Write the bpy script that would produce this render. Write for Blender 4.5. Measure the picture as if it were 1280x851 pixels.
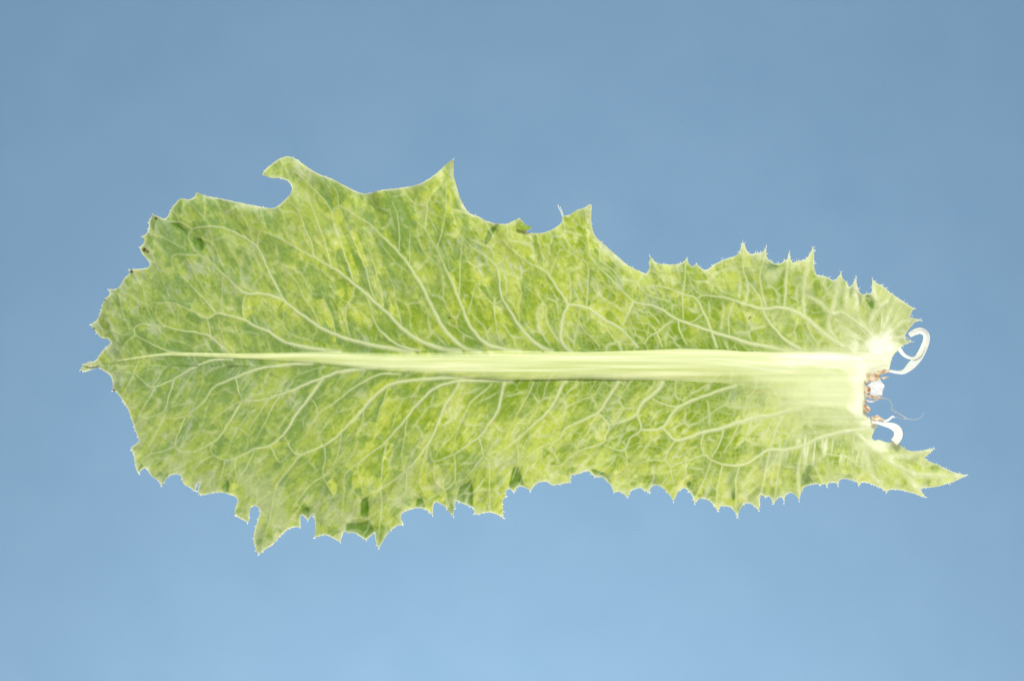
import bpy, math, random
import numpy as np
from mathutils import Vector

random.seed(7)
scene = bpy.context.scene
for o in list(bpy.data.objects):
    bpy.data.objects.remove(o)
COL = scene.collection
S = 0.0002                       # metres per millimetre-scale drawing unit (leaf about 22 cm long)
CX, CY = 640.0, 425.5
BOARD_Z = -0.36

# ------------------------------------------------------------------ camera
cam_d = bpy.data.cameras.new('camera')
cam = bpy.data.objects.new('camera', cam_d)
COL.objects.link(cam)
cam.location = (0, 0, 1.30)
cam_d.sensor_width = 36.0
cam_d.lens = 36.0 * 1.30 / (1280 * S)
cam_d.clip_start = 0.01
cam_d.clip_end = 50
scene.camera = cam

# ------------------------------------------------------------------ world and lamps
world = bpy.data.worlds.new('World')
scene.world = world
world.use_nodes = True
bg = world.node_tree.nodes['Background']
bg.inputs[0].default_value = (0.97, 0.99, 1.0, 1)
bg.inputs[1].default_value = 0.55

def area(name, loc, target, sx, sy, power, col, spread=180):
    d = bpy.data.lights.new(name, 'AREA')
    d.shape = 'RECTANGLE'
    d.size, d.size_y = sx, sy
    d.energy = power
    d.color = col
    d.spread = math.radians(spread)
    o = bpy.data.objects.new(name, d)
    COL.objects.link(o)
    o.location = loc
    v = Vector(target) - Vector(loc)
    o.rotation_euler = v.to_track_quat('-Z', 'Y').to_euler()
    return o

area('key_softbox', (0.10, 1.05, 1.05), (0.02, 0, 0), 0.55, 0.45, 37.0, (1.0, 0.97, 0.92))
area('side_softbox', (0.45, -0.75, 0.62), (0.04, 0, 0), 0.60, 0.50, 7.0, (1.0, 0.97, 0.92))
area('backdrop_lamp', (-0.02, -0.62, -0.04), (0.0, -0.06, BOARD_Z), 0.24, 0.12, 8.0, (1.0, 0.79, 0.635), 92)

scene.view_settings.view_transform = 'Standard'
scene.view_settings.look = 'None'
scene.view_settings.gamma = 1.0
scene.view_settings.exposure = 0.0
scene.render.engine = 'CYCLES'

# ------------------------------------------------------------------ small helpers
def lin(r, g, b, k=1.0):
    f = lambda c: (c / 255 / 12.92) if c / 255 <= 0.04045 else ((c / 255 + 0.055) / 1.055) ** 2.4
    return (f(r) * k, f(g) * k, f(b) * k, 1)

def smooth(e0, e1, x):
    t = np.clip((x - e0) / (e1 - e0), 0, 1)
    return t * t * (3 - 2 * t)

def hash2(ix, iy, seed):
    n = (ix.astype(np.int64) * 374761393 + iy.astype(np.int64) * 668265263 + seed * 974634777) & 0xFFFFFFFF
    n = ((n ^ (n >> 13)) * 1274126177) & 0xFFFFFFFF
    n = ((n ^ (n >> 16)) * 2246822519) & 0xFFFFFFFF
    return ((n ^ (n >> 15)) & 0xFFFFFF) / float(0xFFFFFF)

def vnoise(x, y, seed=0):
    x0 = np.floor(x); y0 = np.floor(y)
    fx = x - x0; fy = y - y0
    fx = fx * fx * (3 - 2 * fx); fy = fy * fy * (3 - 2 * fy)
    a = hash2(x0, y0, seed); b = hash2(x0 + 1, y0, seed)
    c = hash2(x0, y0 + 1, seed); d = hash2(x0 + 1, y0 + 1, seed)
    return (a * (1 - fx) + b * fx) * (1 - fy) + (c * (1 - fx) + d * fx) * fy

def fbm(x, y, seed=0, octv=4):
    s = 0; a = 0.5; t = 0
    for i in range(octv):
        s = s + a * vnoise(x * 2 ** i + 17.3 * i, y * 2 ** i - 9.1 * i, seed + i)
        t += a; a *= 0.5
    return s / t

def voronoi(x, y, seed):
    """F1, F2-F1 and a random value of the nearest cell."""
    cx = np.floor(x); cy = np.floor(y)
    f1 = np.full(x.shape, 9.0); f2 = np.full(x.shape, 9.0); rid = np.zeros(x.shape)
    for dx in (-1, 0, 1):
        for dy in (-1, 0, 1):
            ix = cx + dx; iy = cy + dy
            px = ix + 0.1 + 0.8 * hash2(ix, iy, seed)
            py = iy + 0.1 + 0.8 * hash2(ix, iy, seed + 31)
            r = hash2(ix, iy, seed + 77)
            d = np.hypot(px - x, py - y)
            near = d < f1
            f2 = np.where(near, f1, np.minimum(f2, d))
            rid = np.where(near, r, rid)
            f1 = np.where(near, d, f1)
    return f1, f2 - f1, rid

def reg(x0, y0, s, pts):
    return [(x0 + u / s, y0 + v / s) for u, v in pts]

Q = 4.2533
# ------------------------------------------------------------------ outline of the leaf
OUT = []
OUT += reg(90, 370, Q, [(38,392),(48,372),(70,358),(110,348),(130,335),(150,305),(175,275),(205,248),(190,228),(160,225),(135,205),(115,180),(98,155),(110,140),(130,125),(148,85)])
OUT += reg(90, 180, Q, [(160,850),(175,820),(200,800),(192,775),(205,772),(235,770),(260,745),(275,715),(300,695),(305,670),(340,665),(400,658),(415,640),(395,610),(370,580),(360,550),(378,530),(385,510),(368,492),(395,475),(408,440),(408,405),(428,375),(450,382),(490,398),(508,385),(520,355),(545,320),(575,290),(620,295),(645,285),(662,256),(700,272),(780,288),(860,305),(960,325),(1060,342),(1100,325),(1130,300),(1165,262),(1168,230),(1150,200),(1110,185),(1060,182),(1008,165),(1030,135),(1070,100),(1110,75),(1150,66),(1200,83)])
OUT += reg(320, 180, Q, [(240,100),(290,135),(345,165),(400,185),(450,210),(500,235),(550,258),(600,262),(650,248),(720,238),(800,228),(860,215),(920,185),(965,150),(1000,115),(1050,80),(1051,130),(1052,178),(1060,200)])
OUT += reg(560, 230, Q, [(50,30),(65,75),(90,125),(120,158),(160,172),(200,195),(250,210),(310,212),(350,195),(382,180),(395,198),(412,217),(447,230),(425,245),(415,255),(470,262),(530,252),(580,225),(605,200),(610,172),(640,165),(665,150),(690,135),(720,128),(752,108),(767,113),(762,160),(765,215),(775,255),(795,290),(830,320),(880,365),(930,410),(980,445),(1030,468)])
OUT += reg(780, 280, Q, [(120,264),(135,235),(138,170),(150,180),(165,200),(200,212),(260,215),(310,205),(335,178),(345,210),(365,228),(387,212),(405,230),(435,245),(470,220),(530,190),(585,172),(612,150),(630,100),(640,106),(652,140),(675,160),(700,155),(735,150),(756,122),(757,150),(765,185),(790,205),(825,212),(855,195),(870,185),(881,135),(885,185),(898,208),(930,195),(960,190),(985,165),(1008,112),(1012,160),(1012,220),(1020,265),(1050,275),(1085,285),(1110,300),(1130,290),(1153,258),(1165,292),(1185,310),(1195,335),(1215,320),(1233,285),(1240,330)])
OUT += reg(980, 320, 5.317, [(500,235),(520,255),(550,250),(580,245),(585,195),(586,152),(610,178),(640,190),(700,235),(770,285),(820,318),(864,347),(850,375),(838,408),(870,415),(910,428),(870,440),(845,470),(820,505),(805,535),(815,558),(864,568),(830,578),(800,590),(770,620),(740,645),(720,675),(710,715),(700,757)])
OUT += reg(1040, 390, 8.507, [(600,628),(560,628),(500,640),(462,676),(440,690),(420,724),(385,742),(364,772)])
OUT += reg(1040, 470, 8.507, [(358,95),(346,130),(356,165),(344,200),(356,255),(338,300),(326,340),(345,385),(380,408),(400,440),(432,478),(462,492),(498,528),(462,560),(440,610),(425,658),(450,685),(500,676),(540,690),(600,705),(650,692),(702,690)])
OUT += reg(980, 480, 5.317, [(768,398),(800,425),(850,445),(900,445),(950,435),(1000,427),(965,465),(935,490),(960,510),(1010,530),(1035,540),(1060,555),(1130,585),(1220,605),(1180,625),(1120,650),(1060,670),(990,685),(930,690),(905,700),(930,735),(948,758),(910,745),(860,725),(800,710),(740,700),(695,705),(681,722),(660,700),(620,680),(570,660),(520,652),(498,673),(485,650),(440,635),(395,628),(365,640),(359,674),(345,655),(300,655),(286,682),(270,660),(240,670),(210,660),(160,672),(130,690),(110,730),(101,775),(85,750),(60,725),(35,720),(10,745)])
OUT += reg(800, 480, Q, [(767,632),(755,600),(745,600),(720,620),(709,650),(700,610),(690,598),(665,600),(645,585),(636,600),(640,640),(633,674),(610,650),(575,632),(545,650),(527,680),(518,708),(505,680),(480,655),(440,645),(424,660),(415,678),(395,650),(370,620),(330,608),(300,620),(290,636),(280,600),(255,565),(235,552),(205,570),(190,600),(180,628),(165,600),(140,570),(110,545),(85,537),(60,550),(50,577),(20,565)])
OUT += reg(600, 480, Q, [(850,552),(815,560),(795,580),(787,602),(765,585),(735,570),(710,577),(700,545),(680,520),(650,495),(610,492),(590,475),(570,460),(530,475),(485,485),(478,520),(430,530),(385,537),(360,520),(320,520),(290,540),(268,570),(240,550),(205,545),(178,574),(160,555),(140,565),(140,595),(125,610),(122,650),(125,712),(105,700),(70,685),(30,682)])
OUT += reg(380, 520, Q, [(940,520),(905,520),(898,490),(860,470),(820,455),(808,448),(800,480),(795,532),(775,510),(740,475),(700,455),(688,470),(685,527),(665,510),(630,490),(580,492),(530,512),(515,535),(525,577),(490,585),(455,615),(425,655),(398,703),(382,670),(375,620),(350,640),(330,658),(300,640),(265,620),(230,620),(212,610),(200,645),(192,671)])
OUT += reg(150, 520, Q, [(1140,652),(1090,630),(1033,648),(1035,600),(1035,560),(1025,520),(995,557),(970,525),(958,535),(960,592),(920,590),(880,610),(850,640),(820,675),(770,710),(738,734),(722,710),(710,660),(712,620),(730,560),(742,500),(725,478),(700,480),(690,510),(688,545),(680,567),(650,550),(613,525),(612,490),(625,450),(610,425),(580,415),(530,405),(480,412),(430,418),(415,395),(425,352),(405,368),(400,402),(370,380),(335,355),(320,315),(290,308),(255,325),(235,350),(218,372),(205,345),(170,320),(148,290),(132,275),(115,285),(100,307),(85,275),(75,220),(60,175),(80,150),(100,130),(85,90),(65,30)])
OUT += reg(90, 370, Q, [(300,610),(265,550),(235,510),(213,502),(215,460),(200,420),(170,400),(130,380),(90,396),(55,402)])
OUT = np.array(OUT)

def refine_outline(P):
    """Midpoint-insert and slightly round the polygon so the edge is not faceted, tips kept."""
    n = len(P); out = []
    rng = np.random.default_rng(3)
    for i in range(n):
        p0, p1, p2, p3 = P[i - 1], P[i], P[(i + 1) % n], P[(i + 2) % n]
        out.append(p1)
        L = np.hypot(*(p2 - p1))
        k = max(1, int(L / 2.5))
        def ang(a, b, c):
            u = b - a; v = c - b
            return np.dot(u, v) / (np.hypot(*u) * np.hypot(*v) + 1e-9)
        t1 = (p2 - p0) * 0.5 if ang(p0, p1, p2) > 0.35 else (p2 - p1)
        t2 = (p3 - p1) * 0.5 if ang(p1, p2, p3) > 0.35 else (p2 - p1)
        l1 = np.hypot(*t1); l2 = np.hypot(*t2)
        t1 = t1 / max(l1, 1e-6) * min(l1, L * 1.2); t2 = t2 / max(l2, 1e-6) * min(l2, L * 1.2)
        nrm = np.array([-(p2 - p1)[1], (p2 - p1)[0]]) / max(L, 1e-6)
        for j in range(1, k):
            t = j / k
            h = (2*t**3-3*t**2+1)*p1 + (t**3-2*t**2+t)*t1 + (-2*t**3+3*t**2)*p2 + (t**3-t**2)*t2
            out.append(h + nrm * rng.normal(0, 0.22))
    return np.array(out)
OUTF = refine_outline(OUT)

# ------------------------------------------------------------------ veins: (points, start width, end width)
V = []
def vein(pts, w0, w1):
    V.append((np.array(pts, float), w0, w1))
# above the midrib
vein([(425,439.5),(410,438),(397,436.5),(365,430.5),(350,424),(334,414),(320,408),(306,400.5),(287.5,394.7),(271,392),(259,398),(240,389),(231,385),(217,379),(198,378)], 5.0, 1.3)
vein([(271,392),(262,382),(252,371),(240,358),(226,345)], 2.0, 1.0)
vein([(306,400.5),(303,390),(304,378),(307,367)], 2.2, 1.6)
vein([(285,440),(273,430),(262,420),(245,416),(222,412),(205,407),(195,395),(196,382)], 2.6, 1.2)
vein([(264,424),(262,410),(259,398)], 1.8, 1.6)
vein([(225,441),(205,437),(186,428),(170,420),(158,428),(150,440)], 2.0, 1.0)
vein([(170,420),(168,410),(180,405),(205,408)], 1.4, 1.0)
vein([(516,440),(494,436.4),(461,430.5),(426,421),(400,409),(376.5,393),(355,376.5),(339,369.4),(325,367),(308.7,367),(294.6,357.5),(273.5,337.6),(254.6,321),(233.5,318.7),(218,318.7),(214.7,327),(218,340)], 6.0, 1.2)
vein([(355,376),(344.7,356.5),(332,330.5),(321.6,309),(301.6,295),(283,286),(259,283),(240.5,287),(236,297.6),(240.5,309),(250,321)], 3.4, 1.3)
vein([(321.6,309),(322.5,298),(324.7,289)], 1.8, 1.4)
vein([(240.5,287),(225,278),(208,276),(196,272)], 1.6, 0.9)
vein([(400,409),(392,390),(380,372),(372,355),(360,340)], 1.6, 0.8)
vein([(420,419),(415,398),(408,380),(402,364)], 1.6, 0.8)
vein([(438,423),(433,405),(433,385),(440,372),(444,357)], 1.8, 1.2)
vein([(465,402),(452,392),(440,383),(425,372)], 1.4, 0.8)
vein([(575,439),(555,436.4),(531.6,429),(508,415),(489,396.4),(465.8,375),(444.6,356.5),(421,338),(414,334),(390.5,321),(367,308),(343.5,295),(324.7,289)], 6.2, 1.6)
vein([(525,438),(508,435),(489,426),(473,410.5),(465.8,396),(462,380),(458,370)], 3.4, 1.8)
vein([(442,354),(435,330.5),(423.5,297.6),(415,267),(423.5,258.8)], 2.6, 1.4)
vein([(414,334),(407,307),(397.6,278.8),(383.5,243.5)], 2.4, 1.0)
vein([(393,322),(388,300),(383.5,290.5),(371.7,262),(362,253)], 2.4, 1.0)
vein([(470,378),(463.4,361),(456.4,335),(442,302),(430.5,274),(424,259)], 2.0, 1.0)
vein([(480,388),(476,360),(468,335),(462,312),(455,290)], 1.6, 0.8)
vein([(503,410),(497,385),(492,360),(482,335)], 1.6, 0.8)
vein([(600,440),(581,435),(564.5,422),(550.4,403.5),(536,375),(522,348),(498.7,316),(482,300),(465.8,283.5),(451.7,274),(433,262),(423.5,257.6),(415,264)], 5.6, 1.6)
vein([(498.7,316),(499,290),(497,270),(490,252)], 1.8, 0.9)
vein([(512,333),(512,310),(513,290)], 1.4, 0.8)
vein([(415,264),(405,250),(392,236),(380,224),(366,214)], 1.6, 0.9)
vein([(423.5,257.6),(422,243),(416,232)], 1.4, 0.8)
vein([(650,438.5),(630,436.4),(607,429),(590.6,411.7),(581,393),(570,364.7),(560,342),(545.7,311.7),(531.6,288),(522,278.8)], 5.4, 1.6)
vein([(531.6,288),(533,270),(536,250),(550,232),(556,222)], 2.0, 1.0)
vein([(574,373),(575,340),(577,305),(580,290)], 2.0, 0.9)
vein([(545.7,311.7),(552,290),(557,265),(558,230)], 1.6, 0.9)
vein([(585.7,391.7),(590.4,370.5),(594,359),(604,350)], 1.8, 1.0)
vein([(690,439),(675,433),(658.8,418.8),(647,404.7),(640,392),(628,373.4),(623.5,347.6),(618.8,331),(604.7,319.4),(590.6,310),(580,298),(569.4,286)], 5.4, 1.2)
vein([(628,375),(616.4,379),(605,368),(596,357)], 1.7, 1.0)
vein([(619,332),(628,325),(632,308)], 1.5, 0.9)
vein([(618,379),(619,400),(622,418),(628,432)], 1.5, 0.9)
vein([(715,439),(708,435),(701,423.5),(702,407),(705,393),(709,380.5),(696.4,359.3),(680,338),(661,328.8),(644.6,315.8),(630.5,303),(626,290)], 4.6, 1.2)
vein([(709,380.5),(731.6,384),(745,392),(759.9,401.6),(774,410),(785.7,420.5),(797,434)], 2.8, 3.4)
vein([(733,384),(734,370),(735,357),(734,330),(722,322),(710.5,314.6),(700,312)], 2.0, 0.9)
vein([(713,379),(714,360),(711,345),(705,330)], 1.5, 0.9)
vein([(680,338),(678,320),(672,300)], 1.6, 0.9)
vein([(687,345),(692,330),(700,312)], 1.3, 0.8)
vein([(701,428),(690,415),(684,400),(682,384),(675,372),(670.5,361.7)], 2.6, 1.0)
vein([(650,400),(648,385),(652,370),(650,355)], 1.3, 0.8)
vein([(725,386),(724,402),(732,415),(742,424),(750,434)], 1.4, 1.2)
vein([(990,440),(968,435),(950,431.5),(933,428),(911.7,421),(890.5,415),(869,407),(848,400),(829,388),(810.6,381),(792,376.8),(776,361.7),(759.9,345),(748,333),(738,318),(734,295)], 5.0, 1.2)
vein([(792,377),(785,392),(778.7,406)], 2.4, 2.4)
vein([(896,434),(892,422),(889,414),(881,393),(870.5,374),(853,367),(829,358.8),(815,357)], 3.2, 1.0)
vein([(838.8,402),(830,408),(822,416),(825,426),(828,434)], 2.2, 1.8)
vein([(822,416),(812,420),(806,430)], 1.6, 1.2)
vein([(822,416),(810,405),(795,403)], 1.4, 0.9)
vein([(853,367),(853,383),(854,398)], 1.6, 1.4)
vein([(848,401),(850,415),(858,430)], 1.8, 1.6)
vein([(862,404),(872,398),(880,392)], 1.2, 1.0)
vein([(911.7,420),(911,405),(912,392),(918,377)], 1.5, 1.0)
vein([(853,367),(856,350),(857,330)], 1.8, 0.9)
vein([(878,370),(868,362),(862,350)], 1.3, 0.8)
vein([(1075,438),(1050,430.5),(1029,416),(1010.4,400),(991.6,388),(972.8,384.6),(954,385.8),(932.8,381),(914,374),(893,370.5),(878.7,369.3),(870.5,374)], 6.5, 1.6)
vein([(1000,436),(980,423.5),(963.4,404.6),(954,388),(950,372),(937.5,355)], 4.2, 1.4)
vein([(932.8,381),(935,357.6),(930,340),(928,331.7),(928.5,308)], 2.2, 1.0)
vein([(1005.7,395),(1004.5,367),(1007,345),(1014,315)], 2.0, 1.0)
vein([(980,384),(982,365),(983,348),(986,316)], 2.0, 1.0)
vein([(958,383),(950,350),(955,325),(957,312)], 1.6, 0.9)
vein([(1095,428),(1085,414),(1068,401),(1053,390.5),(1038,391.5),(1027,380),(1008,369)], 5.0, 1.2)
vein([(1060,438),(1045,425),(1036,408),(1038,391.5)], 3.2, 1.6)
vein([(1096,425),(1088,406.5),(1094,392),(1100,384),(1092,365),(1090,352)], 4.0, 1.0)
vein([(1100,425),(1108,402.8),(1114,388),(1119,378),(1122,372)], 3.2, 1.2)
vein([(1100,384),(1110,375),(1115,366)], 1.6, 1.0)
vein([(1040,391),(1045.8,367),(1050.5,346)], 1.8, 0.9)
vein([(1061,397),(1057,382),(1059,360)], 1.6, 0.9)
vein([(1080,409),(1072,395),(1070,375),(1069.5,352)], 2.0, 0.9)
vein([(1100,430),(1118,412),(1130,402),(1146,401)], 2.6, 1.0)
vein([(1100,432),(1115,425),(1130,421),(1140,427)], 2.2, 0.8)
# below the midrib
vein([(290,449),(278,449),(259,452),(240.5,460.5),(217,473.5),(193.5,484),(181.7,479),(167.6,467.6),(144,464)], 3.2, 1.0)
vein([(218,474),(210,499),(205,513.4),(191,520.5),(177,523)], 2.0, 0.9)
vein([(193.5,484),(187,497),(179,509),(174,522)], 1.6, 0.9)
vein([(167.6,467.6),(160,482),(153,496)], 1.5, 0.9)
vein([(167,467),(171,456),(174,449)], 1.4, 1.2)
vein([(390,454),(370,455),(348.6,457),(320.4,461.7),(297,471),(268.7,483),(254.6,501.7),(233.4,519.3),(218,523),(205,521.6)], 4.4, 1.4)
vein([(232,520.5),(221.7,544),(219.3,558),(226.4,565)], 1.8, 1.6)
vein([(205,521),(198,535),(192,548),(184,562)], 1.4, 0.9)
vein([(219,557),(206,563),(190,567),(176,575)], 1.5, 0.9)
vein([(294.6,473),(298,487.6),(302.8,499)], 1.8, 1.8)
vein([(470,459),(451.7,461),(425.8,464.6),(404.6,471.7),(381,481),(355,491.6),(336.5,497.5),(320,501),(302.8,500.5)], 5.0, 2.2)
vein([(302.8,500.5),(299,506.4),(285,530),(271,548.7),(255,559),(242.8,564),(224,565)], 2.8, 1.6)
vein([(302,501),(288,508),(272,520),(262,530)], 1.4, 0.8)
vein([(404,472),(388,495),(371.7,516),(355,542),(338,556.4),(319.3,561),(295.8,571.7),(281.7,575),(267.6,569.4),(263,560),(268,550)], 4.6, 1.4)
vein([(319,561),(310,580),(300,596),(296,612)], 1.6, 0.9)
vein([(281,575),(278,590),(272,602)], 1.5, 0.9)
vein([(295,572),(294,588),(296,600)], 1.3, 0.8)
vein([(267,569),(255,575),(243,585),(238,598)], 1.4, 0.8)
vein([(352,492),(340,510),(330,530),(318,552)], 1.6, 0.8)
vein([(336,498),(325,515),(312,535)], 1.4, 0.8)
vein([(500,467),(475,468),(451.7,478.7),(428,495),(414,507),(397.6,516),(388,535),(380,546)], 2.8, 1.2)
vein([(397,516),(394,504),(385,496)], 1.4, 0.9)
vein([(590,472),(555,472.5),(520,475),(494,478.7),(472.8,490.5),(451.7,514),(427.5,538.8),(406,556.4),(378,568),(361.6,585.8),(347.5,604.6),(343,616),(336,652),(328,680)], 5.0, 1.4)
vein([(375.7,568),(366,564.7),(357,548),(353,540)], 2.0, 1.4)
vein([(338,557.6),(343,568),(350,577.6),(362,566)], 1.6, 1.0)
vein([(406,556),(406,575),(404,595),(412,612)], 1.6, 0.9)
vein([(404,595),(390,604),(378,618),(366,632)], 1.4, 0.9)
vein([(427,539),(424,560),(418,578),(404,595)], 1.4, 0.9)
vein([(485,482),(480,500),(472,520),(470,540)], 1.3, 0.8)
vein([(455,512),(452,530),(446,545)], 1.3, 0.8)
vein([(640,476),(610,475.5),(567,477.5),(543,485.8),(522,504.6),(509,521),(483.5,550.6),(462,568),(431.7,593),(430.5,614),(427,645)], 4.8, 1.4)
vein([(483,551),(479,575),(476,600),(476,612)], 2.0, 1.4)
vein([(462,568),(448,580),(450,600),(453,616)], 1.5, 0.9)
vein([(509,522),(506,545),(502,570),(505,588)], 1.5, 0.9)
vein([(573,479),(571.6,484),(555,509),(550.5,522),(535,555),(507,588),(476,610.5),(462,616),(452,624),(446,640)], 4.0, 1.2)
vein([(476,611),(477,635),(474,660),(472,682)], 1.8, 1.0)
vein([(507,588),(508,605),(505,625)], 1.5, 0.9)
vein([(535,556),(530,575),(524,600),(530,618)], 1.6, 0.9)
vein([(614,480),(610.5,484.6),(590.6,501),(578.8,522),(570,545),(566,566)], 2.2, 1.0)
vein([(631,477),(629,484),(622,513),(610,532),(598.7,546),(568,567),(543,576.4),(538,566),(536,556)], 4.4, 1.4)
vein([(568,568),(569,585),(568,602),(556,611),(545,603),(542,592),(543,576.4)], 1.8, 1.4)
vein([(598.7,546),(602,558),(604,570),(611.6,575)], 1.8, 1.6)
vein([(604,570),(590,588),(578,600),(568,602)], 1.5, 1.0)
vein([(556,611),(560,628),(566,640)], 1.3, 0.8)
vein([(667,478),(661,492),(652,508),(640,530),(630,550)], 1.8, 0.9)
vein([(708,477),(703,481),(694,501),(685,514),(665.8,531.6),(646,550),(628,564.6),(611.8,575)], 3.8, 1.6)
vein([(611.8,575),(611.6,600),(612,637)], 1.6, 1.0)
vein([(686,514),(692,522),(699,532)], 1.6, 1.0)
vein([(646,550),(648,575),(640,600)], 1.3, 0.8)
vein([(773,477),(769,484.6),(757,502),(748,515.5),(724.6,526.5),(707,536.2),(696.4,550.5),(675,560),(656.4,574),(648,590)], 3.8, 1.2)
vein([(748,516),(761,531.7),(757,545),(755,553),(740,558),(727,562),(712,572),(701,581),(680,581),(678,562)], 2.2, 1.2)
vein([(828,478),(825.7,483),(818,491.7),(801,505.8),(795.5,518.5),(778.7,527),(761,531.7)], 5.0, 2.0)
vein([(796.5,519),(801,536.4),(788,548),(781,561),(770,562),(755,556)], 2.6, 1.2)
vein([(801,536.4),(811.6,537.6),(828,534),(838,521),(846.9,509.4),(870.4,498.8),(900,488),(920,482)], 2.4, 3.6)
vein([(846.9,509),(830,505),(815,498)], 1.8, 1.4)
vein([(828,534.5),(836,543),(844.5,550.5),(860,547),(877.4,541),(905.8,534),(927,527),(946,522),(964.6,519),(985,514),(1010,506)], 2.0, 6.5)
vein([(844.5,550.5),(836,563),(830.4,574),(818,575),(807,576.4),(795,580)], 1.8, 1.0)
vein([(781,561),(784,575),(786,590)], 1.5, 0.9)
vein([(830,574),(838,585),(842,605)], 1.5, 0.9)
vein([(1090,535),(1058.6,538.8),(1040,543),(1023,548),(1002,557.6),(980,562),(962,562),(941,574),(927,581),(908,581),(889.3,575),(880,569),(858.8,576),(837.6,583)], 6.0, 1.2)
vein([(980,520),(971.6,534),(962,560)], 3.0, 2.2)
vein([(940,525),(936,535),(931.7,548),(924,556)], 2.4, 1.2)
vein([(955,522),(942,536),(932,548),(945,556)], 1.8, 1.0)
vein([(905,535),(900,552),(890,572)], 1.8, 1.4)
vein([(925,528),(915,548),(905,565)], 1.5, 0.9)
vein([(880,541),(876,555),(880,569)], 1.8, 1.4)
vein([(925,581),(920,602),(921,642)], 1.8, 1.0)
vein([(903,580),(896,615),(897,636)], 1.8, 1.0)
vein([(962,563),(956,597),(949,630)], 1.2, 1.0)
vein([(978,562),(974,583),(972,602),(967,628)], 1.2, 1.0)
vein([(1004,558),(998,590),(999,625)], 1.2, 1.0)
vein([(889,576),(880,600),(869,622)], 1.5, 0.9)
vein([(858,577),(855,600)], 1.5, 0.9)
vein([(1070,540),(1093,561),(1121,581.6),(1145.5,592.8),(1177.5,594.7),(1205,594)], 5.0, 1.0)
vein([(1080,552),(1085,575),(1090,592),(1100,603)], 2.0, 0.9)
vein([(1107,571),(1130,570),(1150,567),(1164,562)], 2.0, 0.8)
vein([(1128,586),(1140,602),(1153,615)], 1.8, 0.8)

def catmull(P, step=2.0):
    n = len(P); out = []
    for i in range(n - 1):
        p0 = P[max(i - 1, 0)]; p1 = P[i]; p2 = P[i + 1]; p3 = P[min(i + 2, n - 1)]
        k = max(1, int(np.hypot(*(p2 - p1)) / step))
        for j in range(k):
            t = j / k
            out.append(0.5 * ((2*p1) + (-p0+p2)*t + (2*p0-5*p1+4*p2-p3)*t*t + (-p0+3*p1-3*p2+p3)*t**3))
    out.append(P[-1])
    return np.array(out)
_vr = np.random.default_rng(21)
VS = []
for P, w0, w1 in V:
    c = catmull(P)
    t = np.linspace(0, 1, len(c))
    # tiny natural wobble
    ph = _vr.uniform(0, 6, 4)
    wob = 0.35 * np.sin(t * len(c) * 0.35 + ph[0]) + 0.25 * np.sin(t * len(c) * 0.8 + ph[1])
    d = np.gradient(c, axis=0); d /= np.maximum(np.hypot(d[:, 0], d[:, 1]), 1e-6)[:, None]
    c = c + np.stack([-d[:, 1], d[:, 0]], 1) * (wob * np.minimum(1, 4 * t * (1 - t)))[:, None]
    VS.append((c, w0 + (w1 - w0) * t ** 0.75))

# ------------------------------------------------------------------ midrib outline: x, upper edge, lower edge, height
RIB = np.array([(120,455.0,456.5,0.3),(140,451.0,453.8,0.8),(179,444.6,448,1.2),(212,439.8,444.6,1.6),(255,440,446.8,2.2),(301,440.4,449.8,3.0),
    (340,440,452,3.8),(390,439,455,4.6),(430,439,460,5.5),(485,440,467.5,7),(560,439,472,9),(630,437.6,475.3,11),(680,438.2,475.5,12),
    (725,438.7,474.3,12.5),(795,437.4,475,13),(850,436,477,13),(900,437,481,12),(933,439,487,10),(968,438.5,498,8),
    (1010,437,513,6.5),(1050,435,530,5),(1076,440,538,3.5),(1083,446,536,2.0)])
rib_top = lambda x: np.interp(x, RIB[:, 0], RIB[:, 1]) + 0.5 * np.sin(x / 37.0)
rib_bot = lambda x: np.interp(x, RIB[:, 0], RIB[:, 2]) + 0.5 * np.sin(x / 31.0 + 1)
rib_h = lambda x: np.interp(x, [100, 450, 640, 1090], [0.32, 0.36, 0.52, 0.52]) * np.interp(x, RIB[:, 0], RIB[:, 3])

# ------------------------------------------------------------------ sampled fields over the leaf
H = 1.1
X0, Y0, X1, Y1 = 94.0, 186.0, 1218.0, 702.0
gx = np.arange(X0, X1, H); gy = np.arange(Y0, Y1, H)
NX, NY = len(gx), len(gy)
GX, GY = np.meshgrid(gx, gy)            # [iy, ix]

def seg_dist(field, aux, P, vals=None, R=16.0, closed=False):
    """distance of the grid to a polyline, only within R of it"""
    n = len(P)
    for i in range(n if closed else n - 1):
        a = P[i]; b = P[(i + 1) % n]
        i0 = max(int((min(a[0], b[0]) - R - X0) / H), 0); i1 = min(int((max(a[0], b[0]) + R - X0) / H) + 2, NX)
        j0 = max(int((min(a[1], b[1]) - R - Y0) / H), 0); j1 = min(int((max(a[1], b[1]) + R - Y0) / H) + 2, NY)
        if i1 <= i0 or j1 <= j0:
            continue
        x = GX[j0:j1, i0:i1]; y = GY[j0:j1, i0:i1]
        d = b - a; L2 = max(d @ d, 1e-9)
        t = np.clip(((x - a[0]) * d[0] + (y - a[1]) * d[1]) / L2, 0, 1)
        dist = np.hypot(x - a[0] - t * d[0], y - a[1] - t * d[1])
        sub = field[j0:j1, i0:i1]
        if vals is not None:
            w = vals[i]
            dist = np.maximum(dist - w * 0.5, 0) if aux is None else dist
            if aux is not None:
                s = np.exp(-(dist / (0.50 * w + 0.30)) ** 2) * min(0.92, 0.34 + w * 0.15)
                aux[j0:j1, i0:i1] = np.maximum(aux[j0:j1, i0:i1], s)
        np.minimum(sub, dist, out=sub)

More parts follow.
